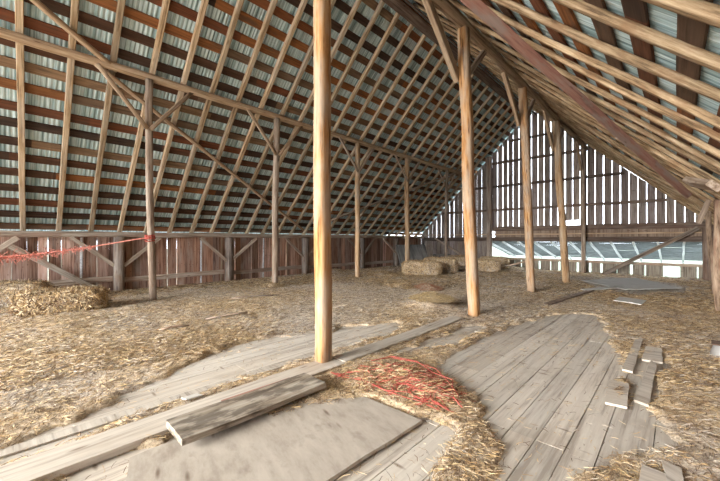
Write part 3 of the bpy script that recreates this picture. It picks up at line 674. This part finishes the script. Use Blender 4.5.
# dark sticks lying on the straw, a lump at the right edge
for (a, b, lb) in (((-5.75, 2.3), (-5.55, 2.95), 'thin dark stick lying on the straw left of the foreground post'), ((-5.55, 1.55), (-5.5, 1.95), 'short dark stick on the straw, nearer than the thin one'), ((-6.9, 3.3), (-6.6, 4.3), 'long dark stick on the straw between the two nearest left posts')):
    stick('dark_stick', (a[0], a[1], gh(*a)+.025), (b[0], b[1], gh(*b)+.025), .035, .03, 'stout', rnd=1, wob=.01, bend=.03, label=lb, cat='stick')
mb = MB(); mb.tube([(.40, 5.95, .0), (.40, 5.95, .08), (.405, 5.95, .15), (.405, 5.95, .18)], lambda t: .12-.05*t, 12)
st = mb.build('stone_lump', 'sheet', smooth=True); tag(st, 'grey lump with a dark scrap on top at the right edge of the view', 'stone')
mb = MB(); mb.box(.31, .49, 5.85, 6.05, .18, .20, (1, 1, 1), .01); mb.build('dark_scrap', 'darkbeam', st)
# leaning metal sheets at the far left corner
def sheet(p0, p1, zt, lean, label):
    d = Vector((p1[0]-p0[0], p1[1]-p0[1], 0)); L = d.length; d.normalize(); q = Vector((-d.y, d.x, 0)); n = int(L/.02); V = []; Fc = []
    for i in range(n+1):
        for k, (t) in enumerate((0, 1)):
            hh = .012*math.cos(i*.02*2*math.pi/.12); b = Vector((p0[0], p0[1], 0))+d*(i*.02)+q*(hh+lean*t); V.append((b.x, b.y, zt*t+.14-.03*(1-t)))
            V.append((b.x+q.x*.004, b.y+q.y*.004, zt*t+.14-.03*(1-t)))
    for i in range(n):
        a = i*4; Fc += [(a, a+4, a+6, a+2), (a+1, a+3, a+7, a+5), (a+2, a+6, a+7, a+3), (a, a+1, a+5, a+4)]
    return tag(link('metal_sheet', V, Fc, 'sheet', smooth=True), label, 'metal sheet')
sheet((-9.55, 12.9), (-8.95, 14.6), 1.05, .45, 'large dull metal sheet leaning in the far left corner')
sheet((-9.1, 15.2), (-8.5, 15.9), .55, .2, 'small dark metal sheet standing by the gable boards')
stick('broken_board', (-5.9, 14.6, .10), (-4.6, 15.3, .55), .30, .04, 'plate', label='tilted broken board propped right of the far hay bale', cat='plank')

# ================================================================== TWINE
def strands(name, curves, mat, label, cat='twine'):
    root = empty(name, curves[0][0], label, cat)
    mb = MB()
    for pts in curves[0:]: mb.tube(pts, .0055, 4)
    return root, mb
# faded garland from the left edge to the first left post
root = empty('twine_garland', (-9.0, .2, 1.2), 'faded pink twine garland hung from the left edge to the nearest slim post', 'twine')
mb = MB(); A, B = Vector((-9.3, -.6, 1.10)), Vector((-7.95, 2.06, 1.50))
def gpt(t): p = A.lerp(B, t); p.z -= .10*math.sin(math.pi*t)*(1-t*.5); return p
mb.tube([gpt(i/30) for i in range(31)], .012, 6); mb.build('cord', 'pink', root)
mb = MB()
for _ in range(330):
    t = random.random()**1.5*.68; p = gpt(t)+Vector((random.gauss(0, .02), random.gauss(0, .03), random.gauss(0, .02))); pts = [p]
    dv = Vector((random.uniform(-1, 1)*.4, random.uniform(-1, 1), random.uniform(-.9, .5))).normalized(); s = random.uniform(.03, .075)*(1.05-t)
    for k in range(3): dv = (dv+Vector((random.gauss(0, .3), random.gauss(0, .3), random.gauss(0, .3)-.1))).normalized(); pts.append(pts[-1]+dv*s)
    mb.tube(pts, .006, 4)
mb.build('loose_ends', 'pink', root)
mb = MB()
for zz in (1.42, 1.47, 1.50, 1.53):
    pts = [(-7.95+math.cos(a*math.pi/6)*.088, 2.05+math.sin(a*math.pi/6)*.088, zz+.01*math.sin(a)) for a in range(13)]; mb.tube(pts, .012, 5)
mb.build('knot', 'twine', root)
# tangle of red baler twine and straw
cx, cy = -2.05, 2.72
root = empty('twine_tangle', (cx, cy, .05), 'tangle of red baler twine and straw beside the foreground post', 'twine')
outline = [(-2.62, 2.35), (-2.60, 2.75), (-2.38, 3.10), (-2.0, 3.22), (-1.62, 3.02), (-1.36, 2.85), (-1.30, 2.55), (-1.5, 2.40), (-1.9, 2.36), (-2.2, 2.25)]
def inh(x, y): return float(polydist(np.array([x]), np.array([y]), outline)[0])
mb = MB()
for k in range(85):
    for _ in range(60):
        x, y = random.uniform(-2.6, -1.3), random.uniform(2.25, 3.2)
        if inh(x, y) > .03: break
    an = random.gauss(.1, .7); pts = []; z = .07
    for s in range(random.randint(6, 16)):
        dd = inh(x, y); zt = .03+.09*max(0, min(dd, .35))/.35*(.6+.8*random.random()); z = z*.6+zt*.4
        pts.append((x, y, max(z, .02))); an += random.gauss(0, .5); x += math.cos(an)*.05; y += math.sin(an)*.05*.8
        if inh(x, y) < -.02: break
    if len(pts) > 2: mb.tube(pts, .0032, 4)
edge = [(-2.62, 2.30), (-2.5, 2.33), (-2.2, 2.42), (-1.95, 2.38), (-1.7, 2.45), (-1.45, 2.5)]
for off in (0, .05): mb.tube([(x, y+off+random.gauss(0, .03), .05+random.random()*.02) for x, y in edge], .0042, 4)
edge = [(-2.5, 2.9), (-2.38, 3.08), (-2.1, 3.15), (-1.8, 3.05), (-1.6, 2.95), (-1.4, 2.72), (-1.3, 2.6)]
for off in (0, -.05): mb.tube([(x+random.gauss(0, .02), y+off+random.gauss(0, .03), .07+random.random()*.03) for x, y in edge], .0042, 4)
mb.build('red_twine', 'twine', root)
n = 9000; x = RNG.uniform(-2.65, -1.25, n); y = RNG.uniform(2.2, 3.25, n); dd = polydist(x, y, outline); k = dd > -.04; x, y, dd = x[k], y[k], dd[k]; n = len(x)
z = .015+.075*np.clip(dd, 0, .3)/.3*(.7+.6*vnoise(x, y, 6, 4))
cc = np.where((RNG.uniform(0, 1, n) < .20)[:, None], np.array([[.58, .22, .15]]), PAL[RNG.integers(0, len(PAL), n)]*1.08)
v, f, c_ = blades(x, y, z, RNG.uniform(.04, .16, n), .0045*RNG.uniform(.7, 1.3, n), RNG.uniform(-.2, .35, n), cc)
s = big_mesh('straw', v, f, c_, 'blade'); setpar(s, root); s['kind'] = 'stuff'
